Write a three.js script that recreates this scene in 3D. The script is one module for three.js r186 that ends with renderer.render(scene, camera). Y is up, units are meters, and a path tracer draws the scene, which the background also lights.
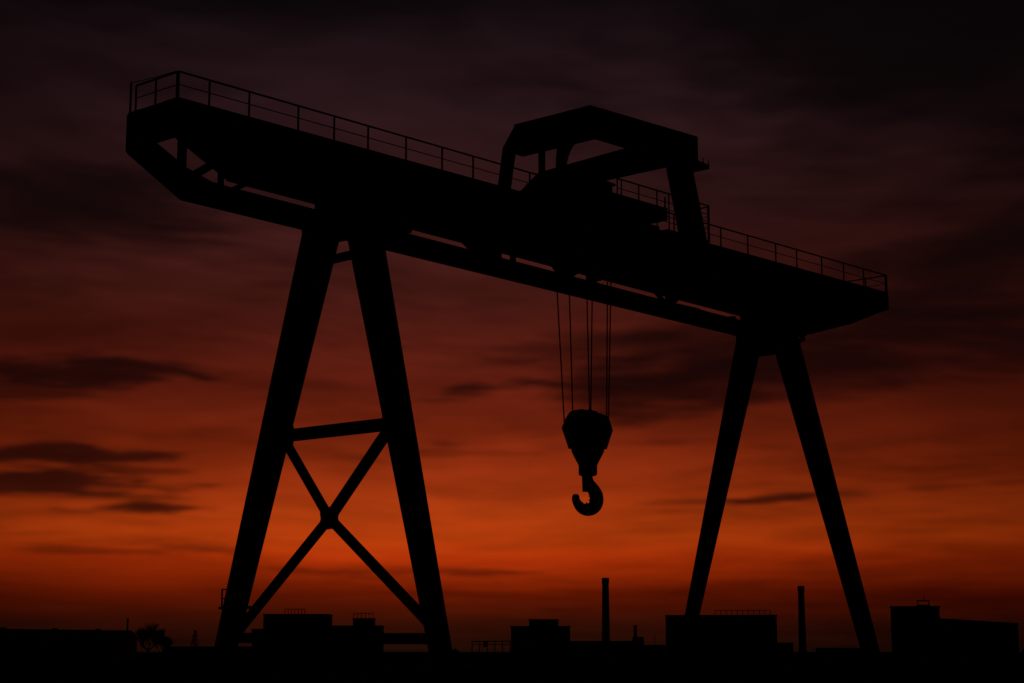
import * as THREE from 'three';
import { mergeGeometries } from 'three/addons/utils/BufferGeometryUtils.js';

// ------------------------------------------------------------------ camera
const scene = new THREE.Scene();
const camera = new THREE.PerspectiveCamera(21.171, 1024 / 683, 0.1, 6000);
camera.position.set(0, 1.6, 0);
const PITCH = 9.613 * Math.PI / 180;
camera.lookAt(0, 1.6 + Math.sin(PITCH) * 10, -Math.cos(PITCH) * 10);
scene.add(camera);

const renderer = new THREE.WebGLRenderer({ antialias: true });
renderer.toneMapping = THREE.LinearToneMapping;
renderer.toneMappingExposure = 1;
renderer.shadowMap.enabled = true;

// ------------------------------------------------------------------ noise
function rng(seed) { let a = seed >>> 0; return () => { a = (a + 0x6D2B79F5) >>> 0; let t = a; t = Math.imul(t ^ (t >>> 15), t | 1); t ^= t + Math.imul(t ^ (t >>> 7), t | 61); return ((t ^ (t >>> 14)) >>> 0) / 4294967296; }; }
function hash(i, j) { let h = Math.imul(i, 374761393) + Math.imul(j, 668265263) | 0; h = Math.imul(h ^ (h >>> 13), 1274126177); return ((h ^ (h >>> 16)) >>> 0) / 4294967296; }
function vnoise(x, y) {
  const i = Math.floor(x), j = Math.floor(y); let a = x - i, b = y - j;
  a = a * a * (3 - 2 * a); b = b * b * (3 - 2 * b);
  const p = hash(i, j), q = hash(i + 1, j), r = hash(i, j + 1), s = hash(i + 1, j + 1);
  return p + (q - p) * a + (r - p) * b + (p - q - r + s) * a * b;
}
function fbm(x, y, n) { let v = 0, w = 0.5, t = 0; for (let k = 0; k < n; k++) { v += w * vnoise(x, y); t += w; x = x * 2.03 + 17.3; y = y * 2.03 + 9.1; w *= 0.52; } return v / t; }
const smooth = (a, b, x) => { const t = Math.min(1, Math.max(0, (x - a) / (b - a))); return t * t * (3 - 2 * t); };

// ------------------------------------------------------------------ sky: afterglow with dark streaked cloud
const SUN_AZ = -2.5;                       // degrees from the view's heading
const lin = (c) => { c /= 255; return c <= 0.04045 ? c / 12.92 : Math.pow((c + 0.055) / 1.055, 2.4); };
const AIR = [                               // elevation in degrees, colour of the clear air there
  [0, 30, 11, 5], [0.9, 52, 14, 4], [1.8, 96, 22, 2], [2.8, 158, 44, 6], [3.5, 180, 60, 12], [4.3, 168, 57, 14], [5.1, 144, 46, 13],
  [6.5, 113, 34, 12], [8.4, 88, 26, 14], [10.9, 67, 24, 18], [13.9, 51, 23, 23], [17, 38, 20, 23], [20.2, 18, 11, 15],
  [28, 14, 10, 14], [45, 11, 10, 14], [90, 8, 8, 12]].map(([e, r, g, b]) => [e, lin(r), lin(g), lin(b)]);
// cloud bars: azimuth, elevation, half width, half height (degrees), tilt, density
const BARS = [
  [-15.5, 13.5, 5.4, 1.35, 0.00, 0.80], [-11.2, 12.4, 2.2, 0.6, 0.05, 0.30], [-12.6, 5.45, 4.4, 0.14, -0.01, 0.55], [-13.5, 4.68, 5.0, 0.12, 0.0, 0.45],
  [-13.4, 8.45, 4.2, 0.55, 0.02, 0.85], [-15.5, 7.75, 2.6, 0.35, 0.00, 0.55],
  [-14.4, 5.90, 4.4, 0.33, -0.005, 0.85], [-14.6, 5.05, 4.6, 0.38, -0.02, 0.88], [-11.4, 4.32, 2.4, 0.19, 0.01, 0.92],
  [16.5, 19.9, 13.5, 4.9, 0.02, 0.95], [15.0, 12.0, 5.4, 1.4, 0.10, 0.78], [11.0, 9.35, 9.8, 1.6, 0.12, 0.86],
  [5.6, 8.25, 4.2, 0.95, 0.08, 0.72], [-0.2, 8.1, 2.9, 0.32, 0.085, 0.80], [2.2, 9.4, 3.4, 0.6, 0.03, 0.40],
  [8.1, 4.67, 1.6, 0.18, 0.05, 0.80], [6.8, 4.62, 5.5, 0.10, 0.03, 0.35], [-0.6, 2.45, 2.6, 0.17, 0.004, 0.75], [-4.6, 2.42, 3.0, 0.24, 0.0, 0.40],
  [-7.5, 20.4, 10.5, 1.9, 0.02, 0.60], [2, 6.4, 4.2, 0.22, 0.02, 0.30], [-1.5, 6.1, 4.5, 0.18, 0.03, 0.30],
  [14.2, 5.0, 3.4, 0.10, 0.04, 0.35], [-11.0, 3.05, 5.0, 0.15, 0.0, 0.38], [12, 6.4, 5, 0.3, 0.03, 0.25]];
{
  const W = 2048, H = 2048, data = new Float32Array(W * H * 4);
  for (let j = 0; j < H; j++) {
    const el = ((j + 0.5) / H - 0.5) * 180;
    for (let i = 0; i < W; i++) {
      const o = (j * W + i) * 4; data[o + 3] = 1;
      if (el < -3) { data[o] = lin(14); data[o + 1] = lin(8); data[o + 2] = lin(6); continue; }
      // three.js: u = atan2(z, x) / 2pi + 0.5 ; heading of the view is -z
      const th = ((i + 0.5) / W - 0.5) * 360;                 // atan2(z, x)
      let az = th + 90; if (az > 180) az -= 360;              // 0 at -z, positive towards +x
      const e = Math.max(0, el);
      let k = 0; while (k < AIR.length - 2 && AIR[k + 1][0] < e) k++;
      let t = (e - AIR[k][0]) / (AIR[k + 1][0] - AIR[k][0]); t = Math.min(1, Math.max(0, t));
      let r = AIR[k][1] + (AIR[k + 1][1] - AIR[k][1]) * t, g = AIR[k][2] + (AIR[k + 1][2] - AIR[k][2]) * t, b = AIR[k][3] + (AIR[k + 1][3] - AIR[k][3]) * t;
      let da = Math.abs(az - SUN_AZ); if (da > 180) da = 360 - da;
      const glow = 0.04 + 0.34 * Math.exp(-((da / 45) ** 2)) + 0.62 * Math.exp(-((da / 13.2) ** 2));
      const side = 1 - smooth(20, 110, da);
      r *= glow * (0.35 + 0.65 * side); g *= glow * (0.55 + 0.45 * side); b *= glow * (0.8 + 0.2 * side);
      // streaks: thin layers drawn out along the horizon, seen flatter the lower they lie
      const f = Math.sqrt(e + 0.6) * 3.2;
      const wob = fbm(az * 0.10 + 3, e * 0.25 + 40, 3) * 1.6;
      const st = fbm(az * 0.17 + 50, f * 1.9 + wob * 1.4 + az * (0.012 + 0.05 * smooth(6, 14, e)), 5);
      const fine = fbm(az * 0.42 + 90, f * 4.6 + wob * 2 + az * 0.05, 4);
      let m = 1 + (st - 0.5) * 0.8 + (fine - 0.5) * 0.44;
      const hair = fbm(az * 0.55 + 210, f * 10 + wob * 5 + az * (0.1 + 0.12 * smooth(6, 12, e)), 4), veil = smooth(0.4, 0.65, fbm(az * 0.09 + 60, f * 0.8 + 71, 3));
      m += (hair - 0.5) * 0.55 * veil;
      const wide = fbm(az * 0.045 + 7, f * 0.55 + 20, 4);
      let cover = smooth(0.56, 0.80, wide) * 0.4 * smooth(3.0, 7.0, e);
      // bars of cloud
      const wx = (fbm(az * 0.45 + 11, e * 1.6 + 5, 4) - 0.5), wy = (fbm(az * 0.30 + 31, e * 1.1 + 77, 4) - 0.5);
      let clear = 1 - cover;
      if (Math.abs(az) < 40 && e < 30) {
        for (const [ca, ce, hw, hh, tl, dn] of BARS) {
          const dx = (az - ca) / hw; if (dx < -1.6 || dx > 1.6) continue;
          const dy = (e - ce - (az - ca) * tl + wy * hh * 0.9) / hh; if (dy < -2.2 || dy > 2.2) continue;
          const d = (dx + wx * 0.8) ** 2 + dy * dy + (st - 0.5) * 1.5 * Math.min(1, 0.8 / hh) + (fine - 0.5) * 1.6 * Math.min(1, 0.4 / hh) + (hair - 0.5) * 1.5 * Math.min(1, 0.5 / hh);
          clear *= 1 - dn * (1 - smooth(hh > 0.7 ? -0.1 : 0.2, hh > 0.7 ? 1.5 : 1.15, d));
        }
      }
      m = m * (0.10 + 0.90 * clear);
      const grey = (1 - clear) * 0.0012;
      data[o] = r * m + grey * 1.5; data[o + 1] = g * m + grey; data[o + 2] = b * (0.3 * m + 0.7 * m) + grey * 1.1;
    }
  }
  const tex = new THREE.DataTexture(data, W, H, THREE.RGBAFormat, THREE.FloatType);
  tex.mapping = THREE.EquirectangularReflectionMapping;
  tex.magFilter = THREE.LinearFilter; tex.minFilter = THREE.LinearFilter; tex.needsUpdate = true;
  scene.background = tex; scene.environment = tex;
}

// ------------------------------------------------------------------ the sun, already in the haze behind the crane
const sun = new THREE.DirectionalLight(0xff9a5a, 0.02);
{
  const a = SUN_AZ * Math.PI / 180, e = 0.8 * Math.PI / 180;
  sun.position.set(Math.sin(a) * Math.cos(e) * 900, Math.sin(e) * 900, -Math.cos(a) * Math.cos(e) * 900);
  sun.castShadow = true; sun.shadow.radius = 6;
  Object.assign(sun.shadow.camera, { left: -160, right: 160, top: 90, bottom: -40, near: 1, far: 1600 });
  sun.shadow.mapSize.set(2048, 2048);
  scene.add(sun); scene.add(sun.target);
}

// ------------------------------------------------------------------ materials
function grain(seed, size, lo, hi, stretch = 1) {            // a tileable-looking grey grain, used as colour and relief
  const d = new Uint8Array(size * size * 4);
  for (let j = 0; j < size; j++) for (let i = 0; i < size; i++) {
    const v = 0.6 * fbm(i / size * 8 + seed, j / size * 8 * stretch + seed, 5) + 0.4 * fbm(i / size * 40 + seed, j / size * 40 + 3, 3);
    const c = Math.round(255 * (lo + (hi - lo) * v)), o = (j * size + i) * 4;
    d[o] = d[o + 1] = d[o + 2] = c; d[o + 3] = 255;
  }
  const t = new THREE.DataTexture(d, size, size); t.wrapS = t.wrapT = THREE.MirroredRepeatWrapping;
  t.magFilter = THREE.LinearFilter; t.minFilter = THREE.LinearFilter; t.needsUpdate = true; return t;
}
const grainA = grain(3, 256, 0.55, 1.15), grainB = grain(19, 256, 0.5, 1.2, 3);
function mat(r, g, b, rough, map = grainA, metal = 0, bump = 0.004) {
  const m = new THREE.MeshStandardMaterial({ color: new THREE.Color().setRGB(r, g, b), roughness: rough, metalness: metal, map, bumpMap: map, bumpScale: bump });
  m.side = THREE.DoubleSide; return m;
}
const M = {
  steel: mat(0.085, 0.080, 0.075, 0.75), dark: mat(0.05, 0.048, 0.046, 0.7), rail: mat(0.10, 0.095, 0.085, 0.6),
  rope: mat(0.06, 0.055, 0.05, 0.8), hook: mat(0.09, 0.08, 0.07, 0.65), concrete: mat(0.24, 0.23, 0.21, 0.95), brick: mat(0.20, 0.11, 0.08, 0.95, grainB),
  clad: mat(0.20, 0.21, 0.22, 0.8, grainB), roof: mat(0.09, 0.09, 0.09, 0.95), chimney: mat(0.24, 0.15, 0.11, 0.95, grainB),
  bark: mat(0.07, 0.055, 0.04, 1), leaf: mat(0.035, 0.055, 0.025, 1), asphalt: new THREE.MeshPhysicalMaterial({ color: new THREE.Color().setRGB(0.04, 0.038, 0.035), roughness: 1, specularIntensity: 0, map: grainA }), glass: mat(0.02, 0.025, 0.03, 0.35, null),
};
M.glass.map = null; M.glass.bumpMap = null;

// ------------------------------------------------------------------ helpers
const used = new Map();
function numbered(n) { const k = used.get(n) ?? 0; used.set(n, k + 1); return k ? `${n}_${String(k).padStart(3, '0')}` : n; }
function uvBox(g) {                                          // uv in metres from the dominant axis
  g = g.index ? g.toNonIndexed() : g; g.computeVertexNormals();
  const p = g.attributes.position, n = g.attributes.normal, uv = new Float32Array(p.count * 2);
  for (let i = 0; i < p.count; i++) {
    const ax = Math.abs(n.getX(i)), ay = Math.abs(n.getY(i)), az = Math.abs(n.getZ(i));
    const x = p.getX(i), y = p.getY(i), z = p.getZ(i);
    let a, b; if (ax >= ay && ax >= az) { a = z; b = y; } else if (ay >= az) { a = x; b = z; } else { a = x; b = y; }
    uv[2 * i] = a / 4; uv[2 * i + 1] = b / 4;
  }
  g.setAttribute('uv', new THREE.BufferAttribute(uv, 2)); return g;
}
function mesh(name, geos, m, parent) {
  const list = (Array.isArray(geos) ? geos : [geos]).map(uvBox);
  const o = new THREE.Mesh(list.length > 1 ? mergeGeometries(list) : list[0], m);
  o.name = name; o.castShadow = o.receiveShadow = true; parent.add(o); return o;
}
function group(name, parent) { const g = new THREE.Group(); g.name = name; parent.add(g); return g; }
function thing(name, label, category, x = 0, y = 0, z = 0, turn = 0, grp) {
  const g = group(numbered(name), scene); g.position.set(x, y, z); g.rotation.y = turn; g.userData = { label, category };
  if (grp) g.userData.group = grp; return g;
}
function box(x0, x1, y0, y1, z0, z1) { const g = new THREE.BoxGeometry(x1 - x0, y1 - y0, z1 - z0); g.translate((x0 + x1) / 2, (y0 + y1) / 2, (z0 + z1) / 2); return g; }
const V = (x, y, z) => new THREE.Vector3(x, y, z);
function hexa(a, b) {                                        // solid between two four-cornered sections
  const q = [...a, ...b], pos = [], f = (i, j, k, l) => { for (const n of [i, j, k, i, k, l]) pos.push(q[n].x, q[n].y, q[n].z); };
  f(3, 2, 1, 0); f(4, 5, 6, 7); f(0, 1, 5, 4); f(1, 2, 6, 5); f(2, 3, 7, 6); f(3, 0, 4, 7);
  const g = new THREE.BufferGeometry(); g.setAttribute('position', new THREE.Float32BufferAttribute(pos, 3)); return g;
}
function beam(p, q, w, h = w, ref = V(0, 1, 0)) {            // straight bar of box section
  const d = q.clone().sub(p).normalize(); if (Math.abs(d.dot(ref)) > 0.97) ref = V(1, 0, 0);
  const s = V().crossVectors(d, ref).normalize(), t = V().crossVectors(s, d).normalize();
  const c = (o) => [[-1, -1], [1, -1], [1, 1], [-1, 1]].map(([a, b]) => o.clone().addScaledVector(s, a * w / 2).addScaledVector(t, b * h / 2));
  return hexa(c(p), c(q));
}
function tube(p, q, r0, r1 = r0, seg = 8) {
  const d = q.clone().sub(p), g = new THREE.CylinderGeometry(r1, r0, d.length(), seg); g.translate(0, d.length() / 2, 0);
  g.applyQuaternion(new THREE.Quaternion().setFromUnitVectors(V(0, 1, 0), d.normalize())); g.translate(p.x, p.y, p.z); return g;
}
function plate(pts, z0, z1) {                                // outline in x, y drawn out along z
  const s = new THREE.Shape(pts.map(([x, y]) => new THREE.Vector2(x, y)));
  const g = new THREE.ExtrudeGeometry(s, { depth: z1 - z0, bevelEnabled: false }); g.translate(0, 0, z0); return g;
}
function sweep(pts, radii, seg = 14) {                       // round bar of changing thickness along a path in x, y
  const pos = [], n = pts.length, ring = pts.map(([x, y], i) => {
    const a = pts[Math.max(0, i - 1)], b = pts[Math.min(n - 1, i + 1)], l = Math.hypot(b[0] - a[0], b[1] - a[1]), nx = -(b[1] - a[1]) / l, ny = (b[0] - a[0]) / l;
    return Array.from({ length: seg }, (_, k) => { const t = k / seg * 2 * Math.PI, c = Math.cos(t) * radii[i], s = Math.sin(t) * radii[i]; return [x + nx * c, y + ny * c, s]; });
  });
  for (let i = 0; i + 1 < n; i++) for (let k = 0; k < seg; k++) { const l = (k + 1) % seg; pos.push(...ring[i][k], ...ring[i + 1][k], ...ring[i + 1][l], ...ring[i][k], ...ring[i + 1][l], ...ring[i][l]); }
  for (const [i, w] of [[0, 1], [n - 1, -1]]) for (let k = 0; k < seg; k++) { const l = (k + 1) % seg, c = [...pts[i], 0]; pos.push(...c, ...(w > 0 ? ring[i][k] : ring[i][l]), ...(w > 0 ? ring[i][l] : ring[i][k])); }
  const g = new THREE.BufferGeometry(); g.setAttribute('position', new THREE.Float32BufferAttribute(pos, 3)); return g;
}
function railing(parent, name, at, posts, tops, levels, size = [0.062, 0.066, 0.034]) {   // at(t, y) -> point
  const r = group(name, parent);
  const y0 = tops[0], y1 = tops[1];
  for (const t of posts) mesh('post', beam(at(t, y0), at(t, y1), size[0]), M.rail, r);
  const a = posts[0], b = posts[posts.length - 1];
  mesh('handrail', beam(at(a, y1), at(b, y1), size[1]), M.rail, r);
  for (const l of levels) mesh('middle_rail', beam(at(a, l), at(b, l), size[2]), M.rail, r);
  return r;
}

// ------------------------------------------------------------------ ground
{
  const g = new THREE.PlaneGeometry(5000, 5000); g.rotateX(-Math.PI / 2);
  const m = mesh('ground', g, M.asphalt, scene); m.userData = { kind: 'structure' };
}

// ------------------------------------------------------------------ gantry crane: x along the bridge, -z away from the camera, y up
const YAW = 42.1246 * Math.PI / 180, TURN = Math.PI / 2 - YAW;
const OX = -13.709, OZ = -72.124, L = 55.887, TOP = 23.976;
const place = (g) => { g.position.set(OX, 0, OZ); g.rotation.y = TURN; };
const P = (s, t, y) => V(s, y, -t);
const bx = (s0, s1, t0, t1, y0, y1) => box(s0, s1, y0, y1, -t1, -t0);
const yb = (s) => 20.88 - (s - 2.9) * 0.0190;               // underside of the bridge
{
  const C = thing('gantry_crane', 'tall black gantry crane with railed bridge on two A-shaped leg frames', 'crane'); place(C);
  // near web: deep plate girder with snubbed ends
  const prof = (up) => [[0, TOP - 0.1], [0, 22.42], [2.95, yb(2.95) + up], [47.2, yb(47.2) + up], [51.2, 21.2 + up * 0.5], [L, 22.9], [L, TOP - 0.1]];
  const girder = mesh('main_girder', plate(prof(0.2), -0.32, 0), M.steel, C);
  mesh('bottom_flange', [beam(P(2.95, 0.15, yb(2.95) + 0.2), P(47.2, 0.15, yb(47.2) + 0.2), 0.4, 0.05)], M.steel, girder);
  for (let s = 4.4; s < 47; s += 2.6) mesh('web_stiffener', bx(s, s + 0.05, -0.14, 0, yb(s) + 0.25, TOP - 0.15), M.steel, girder);
  // far lower chord
  const fb = (s) => yb(s) - 0.17 + Math.max(0, s - 15) * 0.0038;
  const up = 0.86;
  mesh('lower_chord', [
    plate([[2.85, fb(2.85)], [47.6, fb(47.6)], [47.6, yb(47.6) + up], [5.2, yb(5.2) + up], [4.2, yb(4.2) + up + 0.03], [2.85, 22.1]], -3.33, -2.95),
    plate([[0, 22.2], [2.85, fb(2.85)], [2.85, 22.1], [1.4, 22.78], [0, 23.4]], -3.33, -2.95),
    plate([[47.6, fb(47.6)], [51.2, 21.05], [L, 22.7], [L, 23.2], [50.6, 21.95], [47.6, yb(47.6) + up]], -3.33, -2.95)], M.steel, C);
  mesh('top_chord', bx(0.03, L - 0.03, 2.95, 3.33, TOP - 0.45, TOP - 0.13), M.steel, C);
  // end plates
  mesh('end_plate', bx(-0.06, 0, -0.02, 3.34, 22.26, TOP - 0.12), M.steel, C);
  mesh('end_plate', bx(L, L + 0.06, -0.02, 3.34, 22.85, TOP - 0.12), M.steel, C);
  // far lattice
  const fz = 3.14, bar = (s0, y0, s1, y1, w, n) => mesh(n, beam(P(s0, fz, y0), P(s1, fz, y1), 0.16, w, V(0, 0, 1).cross(V(s1 - s0, y1 - y0, 0)).normalize()), M.steel, C);
  bar(2.72, 21.5, 2.72, TOP - 0.4, 0.4, 'lattice_post'); bar(4.87, 21.5, 4.87, TOP - 0.4, 0.24, 'lattice_post'); bar(23.98, 21.2, 23.98, TOP - 0.4, 0.3, 'lattice_post');
  bar(2.8, 21.5, 5.7, TOP - 0.5, 0.34, 'lattice_diagonal');
  const nodes = [4.87, 13.0, 21.5, 28.0, 37.1, 45.2, 51];
  for (let i = 0; i + 1 < nodes.length; i++) {
    const a = nodes[i], b = nodes[i + 1], m = (a + b) / 2;
    bar(a + (i ? 0 : 0.3), yb(Math.min(a, 47)) + 0.6, m, TOP - 0.4, 0.22, 'lattice_diagonal'); bar(m, TOP - 0.4, b, yb(Math.min(b, 47)) + 0.6, 0.22, 'lattice_diagonal');
  }
  for (const [s, w] of [[21.5, 1.05], [28.05, 0.66], [37.1, 0.42]])
    mesh('gusset_plate', plate([[s - w, yb(s) + 0.8], [s + w, yb(s) + 0.8], [s + w * 0.75, yb(s) + 1.5], [s - w * 0.75, yb(s) + 1.5]], -3.06, -3.02), M.steel, C);
  for (const s of [39.6]) mesh('floor_beam', bx(s - 0.12, s + 0.12, 0.34, 2.95, yb(s) - 0.05, yb(s) + 0.1), M.steel, C);
  for (const [s0, s1, n] of [[10.2, 12.55, 1], [12.75, 13.9, 1], [43.9, 44.8, 1], [45.0, 47.0, 1]])
    mesh('diaphragm', bx(s0, s1, 0.34, 2.95, yb(s0) + 0.02, 22.1), M.steel, C);
  // deck: a walkway on each side, open between for the ropes
  mesh('walkway', bx(0, L, -0.04, 0.95, TOP - 0.1, TOP), M.dark, C);
  mesh('walkway', bx(0, L, 2.45, 3.34, TOP - 0.13, TOP), M.dark, C);
  mesh('end_walkway', bx(0, 1.2, 0.95, 2.45, TOP - 0.12, TOP - 0.01), M.dark, C);
  mesh('end_walkway', bx(L - 1.2, L, 0.95, 2.45, TOP - 0.12, TOP - 0.01), M.dark, C);
  for (const s of [6.5, 13.2, 19.8, 26.5, 33.2, 39.9, 46.6]) mesh('deck_strut', bx(s - 0.08, s + 0.08, 0.95, 2.45, TOP - 0.3, TOP - 0.12), M.dark, C);
  // railings
  const posts = [0.04, 1.64, 3.78, 6.54, 8.65, 10.72, 13.13, 15.52, 17.65, 19.75, 21.75, 24.2, 26.6, 28.9, 31.3, 33.6, 35.8, 37.93, 40.56, 43.39, 45.59, 48.3, 50.76, 53.08, L - 0.05];
  railing(C, 'side_railing', (s, y) => P(s, 0.0, y), posts, [TOP, TOP + 1.1], [TOP + 0.55]);
  railing(C, 'side_railing', (s, y) => P(s, 3.06, y), posts.slice(3), [TOP, TOP + 1.1], [TOP + 0.55]);
  const er = railing(C, 'end_railing', (t, y) => P(0.04, t, y), [0.1, 1.52, 2.88], [TOP, TOP + 1.1], [TOP + 0.55]);
  mesh('corner_post', beam(P(0.0, 3.2, TOP), P(0, 3.2, TOP + 1.3), 0.07), M.rail, er);
  mesh('slack_wire', [tube(P(0, 3.2, TOP + 1.28), P(0, 1.6, TOP + 1.17), 0.018), tube(P(0, 1.6, TOP + 1.17), P(0, 0.05, TOP + 1.12), 0.018)], M.rope, er);
  railing(C, 'end_railing', (t, y) => P(L - 0.05, t, y), [0.1, 1.52, 2.95], [TOP, TOP + 1.1], [TOP + 0.55]);
  // legs
  const FOOT = 1.0;
  const leg = (s, tt, tb, at, ab) => {
    const k = (y) => (20.5 - y) / 20.5, sec = (y) => { const a = at + (ab - at) * k(y), t = tt + (tb - tt) * k(y); return [[-1, -1], [1, -1], [1, 1], [-1, 1]].map(([i, j]) => P(s + i * a / 2, t + j * a / 2, y)); };
    const m = mesh('leg', hexa(sec(FOOT), sec(20.72)), M.steel, C);
    const t0 = tt + (tb - tt) * k(0.6), bogie = group('bogie', C);
    mesh('bogie_frame', [bx(s - 0.34, s + 0.34, t0 - 1.7, t0 + 1.7, 0.62, 1.06), bx(s - 0.5, s + 0.5, t0 - 0.5, t0 + 0.5, 0.95, 1.25)], M.dark, bogie);
    for (const d of [-1.25, -0.42, 0.42, 1.25]) { const g = new THREE.CylinderGeometry(0.33, 0.33, 0.16, 18); g.rotateZ(Math.PI / 2); g.translate(s, 0.45, -(t0 + d)); mesh('wheel', g, M.dark, bogie); }
    return m;
  };
  leg(10.4, 2.65, 9.35, 1.26, 0.72); leg(10.4, -0.06, -5.53, 1.17, 0.66); leg(44.6, 2.62, 8.42, 1.14, 0.52); leg(44.6, 0.56, -5.2, 1.2, 0.70);
  // leg heads
  mesh('head_beam', bx(10.1, 10.7, 0.3, 2.3, 19.95, 20.7), M.steel, C);
  mesh('head_beam', bx(44.1, 45.1, 0.2, 3.0, 18.85, yb(45)), M.steel, C);
  mesh('head_bracket', bx(9.75, 11.05, -0.5, 3.3, 20.45, 20.74), M.steel, C);
  mesh('head_bracket', bx(43.9, 45.3, -0.1, 3.3, 19.6, yb(45) + 0.05), M.steel, C);
  // bracing of the fixed frame
  const tie = (t0, y0, t1, y1, w, n) => mesh(n, beam(P(10.4, t0, y0), P(10.4, t1, y1), w, 0.26, V(1, 0, 0)), M.steel, C);
  const cross = (n, pts, s0, s1) => { const sh = pts.map(([t, y]) => [-t, y]); const g = plate(sh, s0, s1); g.rotateY(Math.PI / 2); return mesh(n, g, M.steel, C); };
  tie(5.2, 11.3, -2.2, 11.28, 0.55, 'cross_tie'); tie(2.6, 19.12, 0, 19.14, 0.36, 'cross_tie');
  tie(4.85, 11.0, 1.82, 7.4, 0.36, 'brace'); tie(1.82, 7.4, -4.75, 2.5, 0.38, 'brace'); tie(-1.95, 11.1, 1.82, 7.4, 0.46, 'brace'); tie(1.82, 7.4, 8.1, 2.35, 0.38, 'brace');
  { // knot where the braces meet
    const pts = []; for (let k = 0; k < 48; k++) { const a = k / 48 * 2 * Math.PI, q = 0.40 + 0.15 * Math.pow(Math.abs(Math.sin(2 * a)), 1.5); pts.push([Math.cos(a) * q, Math.sin(a) * q * 1.08]); }
    const g = plate(pts, -0.16, 0.16); g.rotateY(Math.PI / 2); g.translate(10.4, 7.4, -1.82); mesh('brace_gusset', g, M.steel, C);
  }
  mesh('brace_gusset', bx(10.25, 10.55, 4.5, 5.2, 10.7, 11.75), M.steel, C);
  mesh('brace_gusset', bx(10.25, 10.55, -2.2, -1.62, 10.6, 11.6), M.steel, C);
  tie(8.6, 2.2, -4.9, 2.1, 0.46, 'sill_beam');
  { // small service platform round the far leg
    const pf = group('service_platform', C), t0 = 8.05;
    mesh('platform_floor', [bx(10.0, 10.8, t0 + 0.1, t0 + 0.85, 3.5, 3.62), bx(10.0, 10.8, t0 - 1.3, t0 - 0.1, 3.51, 3.63)], M.dark, pf);
    for (const [s, t] of [[10.12, t0 + 0.75], [10.68, t0 + 0.75]]) mesh('post', beam(P(s, t, 3.6), P(s, t, 4.45), 0.06), M.rail, pf);
    for (const y of [4.42, 4.0]) mesh('handrail', beam(P(10.1, t0 + 0.75, y), P(10.7, t0 + 0.75, y), 0.06), M.rail, pf);
  }
  { // lamp bracket under the bridge by the far frame
    const b = group('floodlight', C);
    mesh('bracket', [bx(45.0, 45.1, -0.42, 0.1, 19.3, 19.36)], M.dark, b); mesh('lamp_housing', bx(44.95, 45.15, -0.5, -0.3, 19.36, 19.6), M.dark, b);
  }
  // runways that carry the trolley, on arms out from the bridge
  for (const o of [-1, 1]) {
    const r = group('trolley_runway', C), ta = o < 0 ? -2.4 : 5.2, tb = o < 0 ? -1.6 : 6.0, root = o < 0 ? -0.02 : 3.33, tip = o < 0 ? -1.65 : 5.25;
    mesh('runway_beam', bx(15, 43, ta, tb, 21.64, 21.8), M.steel, r);
    mesh('rail', bx(15, 43, (ta + tb) / 2 - 0.05, (ta + tb) / 2 + 0.05, 21.8, 21.88), M.dark, r);
    for (let s = 16; s < 43; s += 3.2) {
      const q = (t, y) => [P(s, t, y), P(s + 0.08, t, y)], y0 = o < 0 ? 21.3 : fb(s) + 0.3, [a, b] = q(root, y0), [c, d] = q(root, y0 + 0.3), [e, f] = q(tip, 21.64), [g, h] = q(tip, 21.78);
      mesh('arm', hexa([a, b, d, c], [e, f, h, g]), M.steel, r);
    }
  }
}

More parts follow.
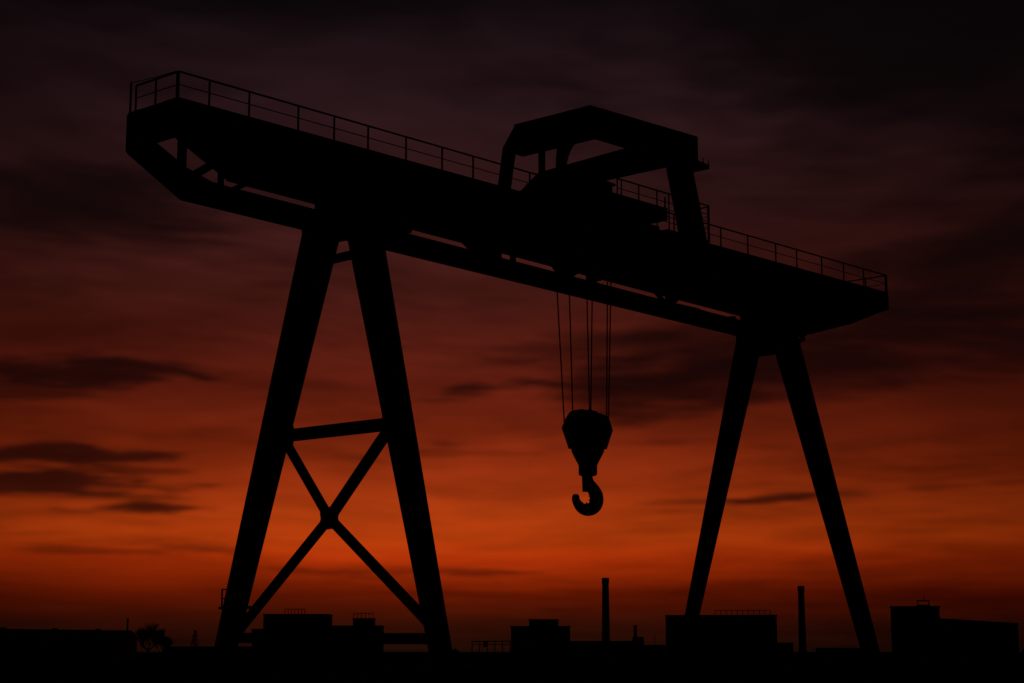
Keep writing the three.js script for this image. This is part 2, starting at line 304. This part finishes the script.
// ------------------------------------------------------------------ trolley with its portal
{
  const T = thing('crane_trolley', 'black portal-shaped trolley with machinery straddling the bridge of the crane', 'crane trolley'); place(T);
  const TOPY = 29.3;
  mesh('portal_beam', hexa([P(25.2, -1.1, 27.5), P(25.9, -1.1, 27.5), P(25.9, 4.15, 27.5), P(25.2, 4.15, 27.5)], [P(25.2, -1.1, 29.12), P(25.9, -1.1, 29.12), P(25.9, 4.15, 29.12), P(25.2, 4.15, 29.12)]), M.steel, T);
  mesh('portal_beam', hexa([P(25.9, -1.1, 27.7), P(33.0, -1.1, 27.8), P(33.0, -0.35, 27.8), P(25.9, -0.35, 27.7)], [P(25.9, -1.1, 29.14), P(33, -1.1, 29.36), P(33, -0.35, 29.36), P(25.9, -0.35, 29.14)]), M.steel, T);
  mesh('jib_beam', [hexa([P(33, -1.1, 28.05), P(34.4, -1.1, 28.05), P(34.4, 8.2, 28.05), P(33, 8.2, 28.05)], [P(33, -1.1, 29.36), P(34.4, -1.1, 29.4), P(34.4, 8.2, 29.0), P(33, 8.2, 29.0)]),
    hexa([P(33, 8.2, 28.05), P(34.4, 8.2, 28.05), P(34.4, 10.4, 28.3), P(33, 10.4, 28.3)], [P(33, 8.2, 29.0), P(34.4, 8.2, 29.0), P(34.4, 9.3, 28.95), P(33, 9.3, 28.95)])], M.steel, T);
  // legs: splayed, each on a wheel box that runs on the ledge
  const tl = (s0, s1, ta, tb, y1, wa, wb) => {                // ta, tb: inner face at top and foot; the leg reaches outward by wa, wb
    const o = ta < 1 ? -1 : 1, sec = (t, w, y) => [P(s0, t, y), P(s1, t, y), P(s1, t + o * w, y), P(s0, t + o * w, y)];
    mesh('portal_leg', hexa(sec(tb, wb, 22.4), sec(ta, wa, y1)), M.steel, T);
    const c = tb + o * wb / 2, e = group('end_truck', T);
    const cz = o < 0 ? -2.0 : 5.6, ext = o < 0 ? 0.7 : 0.05;
    mesh('truck_frame', bx(s0 - ext, s1 + ext, Math.min(c, cz) - 0.25, Math.max(c, cz) + 0.25, 22.12, 22.45), M.dark, e);
    for (const s of [s0 - ext + 0.2, s1 + ext - 0.2]) { const g = new THREE.CylinderGeometry(0.16, 0.16, 0.14, 16); g.rotateX(Math.PI / 2); g.translate(s, 22.04, -cz); mesh('wheel', g, M.dark, e); }
  };
  tl(32.5, 33.7, -0.2, -1.35, 28.1, 0.9, 0.95);
  tl(33.2, 33.7, 4.9, 5.2, 28.1, 0.6, 0.6);
  tl(25.2, 25.5, 4.25, 5.25, 28.0, 0.72, 0.72);
  mesh('knee_plate', hexa([P(25.2, 4.0, 27.9), P(25.55, 4.0, 27.9), P(25.55, 4.98, 28.0), P(25.2, 4.98, 28.0)], [P(25.2, 4.0, 29.1), P(25.55, 4.0, 29.1), P(25.55, 4.2, 28.95), P(25.2, 4.2, 28.95)]), M.steel, T);
  mesh('portal_post', bx(25.2, 25.35, 2.1, 2.45, 24.4, 27.55), M.steel, T);
  { // curved near support
    const pts = [[-1.2, 24.4], [-1.26, 26.2], [-1.25, 26.7], [-1.2, 27.1], [-1.12, 27.6], [0.0, 27.6], [-0.12, 27.45], [-0.34, 27.3], [-0.52, 27.1], [-0.66, 26.85], [-0.78, 26.5], [-0.82, 26.1], [-0.8, 24.4]];
    const g = plate(pts.map(([t, y]) => [t, y]), 25.2, 25.55); g.applyMatrix4(new THREE.Matrix4().set(0, 0, 1, 0, 0, 1, 0, 0, 1, 0, 0, 0, 0, 0, 0, 1)); mesh('curved_support', g, M.steel, T);
  }
  // platform and machinery
  mesh('platform', [bx(24.9, 33.2, 0.7, 3.0, 24.18, 24.42), bx(26.4, 33.2, 0.14, 1.7, 24.66, 25.36)], M.dark, T);
  const house = mesh('machine_house', [bx(26.2, 29.4, 0.9, 2.95, 24.42, 26.15)], M.steel, T);
  mesh('house_roof', hexa([P(26.1, 0.75, 26.15), P(29.5, 0.75, 26.0), P(29.5, 3.1, 26.0), P(26.1, 3.1, 26.15)], [P(26.1, 0.75, 26.3), P(29.5, 0.75, 26.1), P(29.5, 3.1, 26.1), P(26.1, 3.1, 26.45)]), M.steel, house);
  mesh('side_hood', hexa([P(26.1, 3.1, 25.3), P(29, 3.1, 25.3), P(29, 4.6, 25.3), P(26.1, 4.6, 25.3)], [P(26.1, 3.1, 26.45), P(29, 3.1, 26.1), P(29, 4.5, 25.6), P(26.1, 4.5, 25.75)]), M.steel, house);
  { const g = new THREE.CylinderGeometry(0.55, 0.55, 2.2, 20); g.rotateX(Math.PI / 2); g.translate(32.1, 25.05, -1.9); mesh('rope_drum', g, M.dark, T); }
  for (const [s, t] of [[26, 0.85], [32.6, 0.85], [26, 2.85], [32.6, 2.85]]) { const g = new THREE.CylinderGeometry(0.1, 0.1, 0.1, 14); g.rotateX(Math.PI / 2); g.translate(s, 24.085, -t); mesh('guide_roller', g, M.dark, T); }
  mesh('walkway', bx(33.2, 37.1, 0.14, 1.5, 24.1, 24.2), M.dark, T);
  railing(T, 'trolley_railing', (s, y) => P(s, 0.17, y), [28.9, 29.25, 30.73, 32.32, 33.38, 37.08], [24.2, 26.2], [25.69, 25.3, 24.9], [0.055, 0.065, 0.035]);
  railing(T, 'trolley_railing', (t, y) => P(37.08, t, y), [0.25, 1.45], [24.2, 26.15], [25.6, 24.9], [0.055, 0.065, 0.035]);
  mesh('mast', beam(P(33.2, 0.3, 25.3), P(33.2, 0.3, 26.0), 0.07), M.rail, T);
  // little bracket gallery on the portal's corner
  const gal = mesh('gallery', hexa([P(34.3, -1.1, 27.5), P(35.4, -1.1, 27.75), P(35.4, 0.2, 27.75), P(34.3, 0.2, 27.5)], [P(34.3, -1.1, 28.08), P(35.45, -1.1, 28.0), P(35.45, 0.2, 28.0), P(34.3, 0.2, 28.08)]), M.dark, T);
  for (const [s, t] of [[35.45, -1.05], [34.95, -1.05], [35.45, 0.15]]) mesh('post', beam(P(s, t, 27.9), P(s, t, 28.32), 0.04), M.rail, gal);
}

// ------------------------------------------------------------------ hook block on its ropes
{
  const S0 = 28.04, T0 = 1.6;
  const K = thing('hook_block', 'black hook block with single open hook hanging on ropes below the bridge', 'hook block'); place(K);
  // cheeks: outline of the casing, along the bridge
  const half = [[1.52, 12.95], [1.22, 13.55], [1.05, 13.68], [0.45, 13.72], [0.15, 13.84], [-0.35, 13.88], [-0.85, 13.75], [-1.2, 13.45], [-1.54, 12.88], [-1.0, 11.85], [1.0, 11.92]];
  for (const t of [T0 - 0.45, T0 + 0.35]) { const g = plate(half.map(([x, y]) => [S0 + x, y]), -t - 0.1, -t); mesh('cheek_plate', g, M.hook, K); }
  for (const [s, y, r] of [[S0 - 0.62, 13.0, 0.88], [S0 + 0.72, 13.0, 0.8]]) { const g = new THREE.CylinderGeometry(r, r, 0.5, 36); g.rotateX(Math.PI / 2); g.translate(s, y, -T0); mesh('sheave', g, M.dark, K); }
  mesh('casing', plate([[S0 - 1.3, 12.9], [S0 + 1.3, 12.95], [S0 + 0.9, 11.8], [S0 - 0.9, 11.75]], -T0 - 0.34, -T0 + 0.34), M.hook, K);
  const lathe = (pts) => { const g = new THREE.LatheGeometry(pts.map(([r, y]) => new THREE.Vector2(r, y)), 28); g.translate(S0, 0, -T0); return g; };
  mesh('swivel_housing', lathe([[0, 12.0], [0.86, 12.0], [0.84, 11.75], [0.72, 11.5], [0.52, 11.12], [0.48, 11.02], [0.48, 10.58], [0.4, 10.5], [0, 10.5]]), M.hook, K);
  const hk = group('hook', K); hk.position.set(S0, 0, -T0); hk.rotation.y = -TURN + 0.04;
  mesh('shank', (() => { const g = new THREE.CylinderGeometry(0.28, 0.25, 0.95, 20); g.translate(-0.04, 10.16, 0); return g; })(), M.hook, hk);
  const c = [[-0.03, 10.4], [0.06, 10.12], [0.22, 9.88], [0.39, 9.58], [0.44, 9.28], [0.38, 9.0], [0.2, 8.82], [-0.06, 8.75], [-0.34, 8.84], [-0.54, 9.06], [-0.64, 9.34], [-0.61, 9.5], [-0.60, 9.56]];
  const crv = new THREE.CatmullRomCurve3(c.map(([x, y]) => V(x, y, 0))), rr = [0.27, 0.28, 0.31, 0.35, 0.36, 0.35, 0.34, 0.32, 0.28, 0.23, 0.20, 0.17, 0.06];
  const n = 44, pts = [], rad = [];
  for (let i = 0; i <= n; i++) { const u = i / n * (c.length - 1), k = Math.min(c.length - 2, Math.floor(u)); const q = crv.getPoint(i / n); pts.push([q.x, q.y]); rad.push(rr[k] + (rr[k + 1] - rr[k]) * (u - k)); }
  const g = sweep(pts, rad); g.scale(1, 1, 0.75); mesh('hook_body', g, M.hook, hk);
  for (const [x, y, a] of [[-0.33, 9.12, 0.5], [-0.08, 9.07, -0.1], [0.09, 9.22, -1.0], [0.1, 9.45, -1.5]]) { const t = new THREE.ConeGeometry(0.1, 0.2, 8); t.rotateZ(-a); t.translate(x, y, 0); mesh('wear_lug', t, M.hook, hk); }
  for (const [a, yT, b, yB] of [[25.34, 24.16, 26.2, 12.9], [26.5, 24.16, 26.86, 13.5], [27.95, 24.16, 28.22, 13.5], [28.62, 24.16, 28.3, 13.5], [29.85, 24.16, 29.6, 13.4], [30.2, 24.16, 29.75, 13.3]])
    mesh('hoist_rope', tube(P(a, T0, yT), P(b, T0, yB), 0.036, 0.036, 6), M.rope, K);
}

// ------------------------------------------------------------------ crane track
for (const [s, w] of [[10.4, 'nearer'], [44.6, 'farther']]) {
  const r = thing('crane_rail', w === 'nearer' ? 'steel ground rail under the braced crane legs' : 'steel ground rail under the unbraced crane legs', 'rail', 0, 0, 0, 0, 'ground rails of the crane'); place(r);
  mesh('rail_head', bx(s - 0.06, s + 0.06, -45, 60, 0.06, 0.13), M.dark, r); mesh('rail_base', bx(s - 0.3, s + 0.3, -45, 60, 0.004, 0.06), M.concrete, r);
}

// ------------------------------------------------------------------ works buildings on the skyline
function roofRail(parent, x0, x1, y, z, h, step) {
  const r = group('roof_railing', parent);
  const n = Math.max(1, Math.round((x1 - x0) / step));
  for (let i = 0; i <= n; i++) { const x = x0 + (x1 - x0) * i / n; mesh('post', box(x - 0.06, x + 0.06, y, y + h, z - 0.06, z + 0.06), M.rail, r); }
  mesh('handrail', box(x0 - 0.06, x1 + 0.06, y + h - 0.06, y + h + 0.06, z - 0.07, z + 0.07), M.rail, r);
}
function block(parent, m, x0, x1, h, z1, depth, cap = 0.25, y0 = 0) {       // wall with a coping; front face at z1
  mesh('wall', box(x0, x1, y0, h - cap, z1 - depth, z1), m, parent);
  mesh('coping', box(x0 - 0.12, x1 + 0.12, h - cap, h, z1 - depth - 0.12, z1 + 0.12), M.roof, parent);
}
function windows(parent, xs, y, w, h, z) {
  for (const x of xs) {
    const f = mesh('window', [box(x - w / 2 - 0.1, x + w / 2 + 0.1, y - 0.1, y, z, z + 0.08), box(x - w / 2 - 0.1, x + w / 2 + 0.1, y + h, y + h + 0.1, z, z + 0.08), box(x - w / 2 - 0.1, x - w / 2, y, y + h, z, z + 0.08), box(x + w / 2, x + w / 2 + 0.1, y, y + h, z, z + 0.08)], M.rail, parent);
    mesh('pane', box(x - w / 2, x + w / 2, y, y + h, z, z + 0.03), M.glass, f);
  }
}
const seq = (a, b, n) => Array.from({ length: n }, (_, i) => a + (b - a) * i / (n - 1));
{
  const b = thing('long_shed', 'long low flat shed at the far left of the skyline', 'building', -120, 0, -420);
  mesh('wall', box(-40, 31.3, 0, 4.4, -18, 0), M.clad, b);
  mesh('roof', hexa([V(-40.3, 4.4, 0.3), V(31.6, 4.4, 0.3), V(31.6, 4.4, -18.3), V(-40.3, 4.4, -18.3)], [V(-40.3, 7.25, -8), V(31.6, 6.3, -8), V(31.6, 6.3, -10), V(-40.3, 7.25, -10)]), M.roof, b);
  for (const x of [-18, 2, 14, 24]) mesh('roof_vent', [box(x - 0.5, x + 0.5, 5.6, 7.25 - (x + 40) * 0.0132 + 0.3, -9.6, -8.4)], M.dark, b);
  const p = thing('flue_pipe', 'thin upright pipe on the roof of the low left shed', 'pipe', -89.1, 6.3, -428.6);
  mesh('pipe', tube(V(0, -0.1, 0), V(0, 2.5, 0), 0.22, 0.2, 12), M.dark, p); mesh('cap', tube(V(0, 2.5, 0), V(0, 2.75, 0), 0.32, 0.26, 12), M.dark, p);
}
{
  const b = thing('factory_building', 'stepped factory block seen between the braced crane legs', 'building', -38, 0, -360);
  block(b, M.brick, -12.6, -10.45, 5.85, 0, 12); block(b, M.brick, -10.43, 2.2, 8.72, 0, 8); block(b, M.brick, 2.22, 12.5, 6.5, 0, 8); block(b, M.concrete, 6.85, 10.85, 7.95, -2, 5, 0.2, 6.56);
  roofRail(b, -6.4, -2.5, 8.72, -1, 0.95, 0.65); roofRail(b, 6.95, 10.75, 7.95, -2.3, 0.95, 0.8);
  windows(b, seq(-9, 1, 6), 2.2, 1.1, 1.5, 0); windows(b, seq(-9, 1, 6), 5.4, 1.1, 1.5, 0); windows(b, seq(4, 11.8, 5), 2.8, 1.2, 1.5, 0);
}
{
  const b = thing('workshop_building', 'small block with raised centre right of the braced crane legs', 'building', 6.6, 0, -430);
  block(b, M.concrete, -6.85, 6.9, 7.35, 0, 14); block(b, M.concrete, -2.55, 4.25, 8.95, -3, 7, 0.25, 7.36);
  windows(b, seq(-5, 5, 5), 3.6, 1.3, 1.6, 0);
}
{
  const b = thing('low_hall', 'flat low hall at the foot of the left chimney', 'building', 20.6, 0, -450);
  block(b, M.clad, -6.6, 6.6, 4.0, 0, 14);
}
function chimney(label, x, z, r0, r1, h) {
  const c = thing('chimney', label, 'chimney', x, 0, z, 0, 'factory chimneys');
  const g = new THREE.LatheGeometry([[r0 * 1.25, 0], [r0 * 1.25, 1.5], [r0, 1.6], [r1, h - 0.9], [r1, h]].map(([a, y]) => new THREE.Vector2(a, y)), 28); mesh('shaft', g, M.chimney, c);
  mesh('rim', new THREE.LatheGeometry([[r1, h - 1.5], [r1 * 1.12, h - 1.4], [r1 * 1.12, h - 0.02], [r1 * 0.8, h], [r1 * 0.8, h - 1.2]].map(([a, y]) => new THREE.Vector2(a, y)), 28), M.chimney, c);
}
chimney('thicker chimney left of the square works building', 24.35, -480, 1.08, 0.86, 20.4);
chimney('thinner chimney between the unbraced crane legs', 81.55, -520, 1.08, 0.86, 19.7);
{
  const b = thing('boiler_house', 'tiny boiler house with a stub stack right of the thicker chimney', 'building', 29.1, 0, -440);
  block(b, M.brick, -2.35, 2.3, 4.0, 0, 6); block(b, M.brick, -0.2, 2.25, 4.9, -1, 3, 0.2, 4.01);
  mesh('stack', tube(V(0.35, 4.8, -2), V(0.35, 7.7, -2), 0.43, 0.4, 14), M.dark, b);
  const w = thing('yard_wall', 'low yard wall between the boiler house and square works building', 'wall', 34, 0, -441); mesh('wall_body', box(-2.55, 2.6, 0, 2.9, -0.3, 0), M.concrete, w); mesh('wall_cap', box(-2.6, 2.65, 2.9, 3.02, -0.36, 0.06), M.roof, w);
  const p = thing('lamp_mast', 'thin mast rising behind the low yard wall', 'mast', 34, 0, -442); mesh('pole', tube(V(0, 0, 0), V(0, 5.1, 0), 0.09, 0.06), M.dark, p); mesh('lamp_head', box(-0.25, 0.25, 5.0, 5.14, -0.1, 0.1), M.dark, p);
}
{
  const b = thing('works_building', 'square black works building behind the far unbraced crane leg', 'building', 41.8, 0, -370, -0.113);
  block(b, M.clad, -11, 11.1, 8.72, 0, 18); roofRail(b, -1.1, 9.9, 8.72, -1, 0.95, 1.1);
  windows(b, seq(-8, 9, 8), 4.6, 1.4, 1.8, 0);
  mesh('loading_door', box(-3, 1, 0, 3.6, 0, 0.06), M.rail, b);
  const c = thing('lean_to_shed', 'low shed right of the square works building', 'building', 64.8, 0, -440); block(c, M.clad, -3.4, 2, 3.55, 0, 6, 0.15);
}
{
  const b = thing('office_tower_building', 'blocky building with roof cabin and lower right wing at far right', 'building', 80, 0, -340, -0.215);
  block(b, M.concrete, -10.1, -1.25, 9.8, 0, 12);
  mesh('wing_wall', box(-1.23, 12.6, 0, 6.3, -12, 0), M.concrete, b);
  mesh('wing_roof', hexa([V(-1.23, 6.3, 0.15), V(12.75, 6.3, 0.15), V(12.75, 6.3, -12.1), V(-1.23, 6.3, -12.1)], [V(-1.23, 7.55, 0.15), V(12.75, 6.62, 0.15), V(12.75, 6.62, -12.1), V(-1.23, 7.55, -12.1)]), M.roof, b);
  const cab = mesh('roof_cabin', [box(-5.3, -2.9, 9.8, 10.1, -5, -3), box(-5.2, -5.0, 10.1, 10.75, -5, -3), box(-3.2, -3.0, 10.1, 10.75, -5, -3), box(-5.3, -2.9, 10.75, 10.95, -5, -3)], M.dark, b);
  mesh('aerial', tube(V(-3.9, 10.9, -4), V(-3.9, 12.2, -4), 0.06, 0.04), M.dark, cab);
  windows(b, seq(-8.6, -2.6, 5), 6.2, 0.9, 1.5, 0); windows(b, seq(-8.6, -2.6, 5), 2.8, 0.9, 1.5, 0); windows(b, seq(0.8, 11, 7), 3.2, 1.1, 1.5, 0);
}
{ // low walls along the far edge of the yard
  const wall = (label, x0, x1, h, z) => { const w = thing('yard_wall', label, 'wall', (x0 + x1) / 2, 0, z); const k = (x1 - x0) / 2; mesh('wall_body', box(-k, k, 0, h - 0.12, -0.3, 0), M.concrete, w); mesh('wall_cap', box(-k - 0.05, k + 0.05, h - 0.12, h, -0.36, 0.06), M.roof, w); };
  wall('long low wall between the left shed and the crane', -88, -52, 2.75, -470);
  wall('low wall between the thinner chimney and the right building', 65.6, 76.5, 2.3, -400);
}
{ // open pipe frame left of the small block
  const f = thing('pipe_rack', 'low open pipe rack left of the small raised block', 'pipe rack', -4.3, 0, -380);
  for (const x of seq(-3.9, 3.9, 6)) mesh('post', box(x - 0.09, x + 0.09, 0, 3.6, -0.1, 0.1), M.rail, f);
  mesh('pipe', tube(V(-4, 3.5, 0.1), V(4, 3.62, 0.1), 0.1, 0.1, 8), M.dark, f); mesh('pipe', tube(V(-4, 2.9, -0.2), V(4, 2.9, -0.2), 0.07, 0.07, 8), M.dark, f);
  mesh('valve_box', box(-1.6, -0.8, 2.4, 3.4, -0.4, 0.4), M.dark, f);
}

// ------------------------------------------------------------------ leafless trees and shrubs
function bareTree(label, x, z, h, spread, seed, grp, low = 0.3) {
  const R = rng(seed), t = thing(h > 4 ? 'bare_tree' : 'bare_shrub', label, h > 4 ? 'tree' : 'shrub', x, 0, z, 0, grp), twigs = [];
  const trunkTop = V((R() - 0.5) * 0.3, h * low, 0);
  mesh('trunk', tube(V(0, 0, 0), trunkTop, h * 0.035, h * 0.026, 8), M.bark, t);
  const grow = (p, d, len, r, n) => {
    const q = p.clone().addScaledVector(d, len); twigs.push(tube(p, q, Math.max(r, 0.014), Math.max(r * 0.68, 0.010), n > 2 ? 5 : 3));
    if (!n) return;
    const k = 4;
    for (let i = 0; i < k; i++) {
      const a = V((R() - 0.5) * spread, 0.6 + R() * 0.7, (R() - 0.5) * spread).add(d.clone().multiplyScalar(0.75)).normalize();
      grow(p.clone().lerp(q, 0.55 + 0.45 * R()), a, len * (0.62 + R() * 0.22), r * 0.6, n - 1);
    }
  };
  for (let i = 0; i < 4; i++) grow(trunkTop, V((R() - 0.5) * spread * 1.2, 0.8, (R() - 0.5) * spread * 1.2).normalize(), h * 0.22, h * 0.015, h > 4 ? 5 : 4);
  mesh('crown', twigs, M.bark, t);
}
bareTree('bushy bare tree at the right end of the low left shed', -78.6, -400, 10.5, 2.5, 5, 'bare trees on the skyline', 0.16);
bareTree('smaller bare tree leaning over the end of the left shed', -76.2, -402, 7.2, 2.6, 9, 'bare trees on the skyline', 0.14);
bareTree('low shrub just left of the far braced leg', -64.6, -400, 3.6, 2.2, 14, 'shrubs on the skyline', 0.15);
bareTree('low shrub just right of the near braced leg', -11.8, -384, 3.0, 2.2, 21, 'shrubs on the skyline', 0.15);
bareTree('low shrub past the end of the right building wing', 105, -380, 3.0, 2.4, 33, 'shrubs on the skyline', 0.15);
{
  const R = rng(77), t = thing('conifer_tree', 'small pointed conifer left of the braced crane legs', 'tree', -68.5, 0, -400);
  mesh('trunk', tube(V(0, 0, 0), V(0, 6.1, 0), 0.16, 0.03, 8), M.bark, t);
  const f = [];
  for (let i = 0; i < 900; i++) {
    const y = 0.7 + 5.4 * Math.pow(R(), 1.2), rad = (6.25 - y) * 0.25 * Math.sqrt(R()) + 0.03, a = R() * 6.283, c = V(Math.cos(a) * rad, y - rad * 0.35, Math.sin(a) * rad);
    const d = V(Math.cos(a), -0.25 + R() * 0.3, Math.sin(a)).multiplyScalar(0.16 + R() * 0.2);
    f.push(tube(c, c.clone().add(d), 0.05, 0.01, 3));
  }
  mesh('crown', f, M.leaf, t);
}

renderer.render(scene, camera);
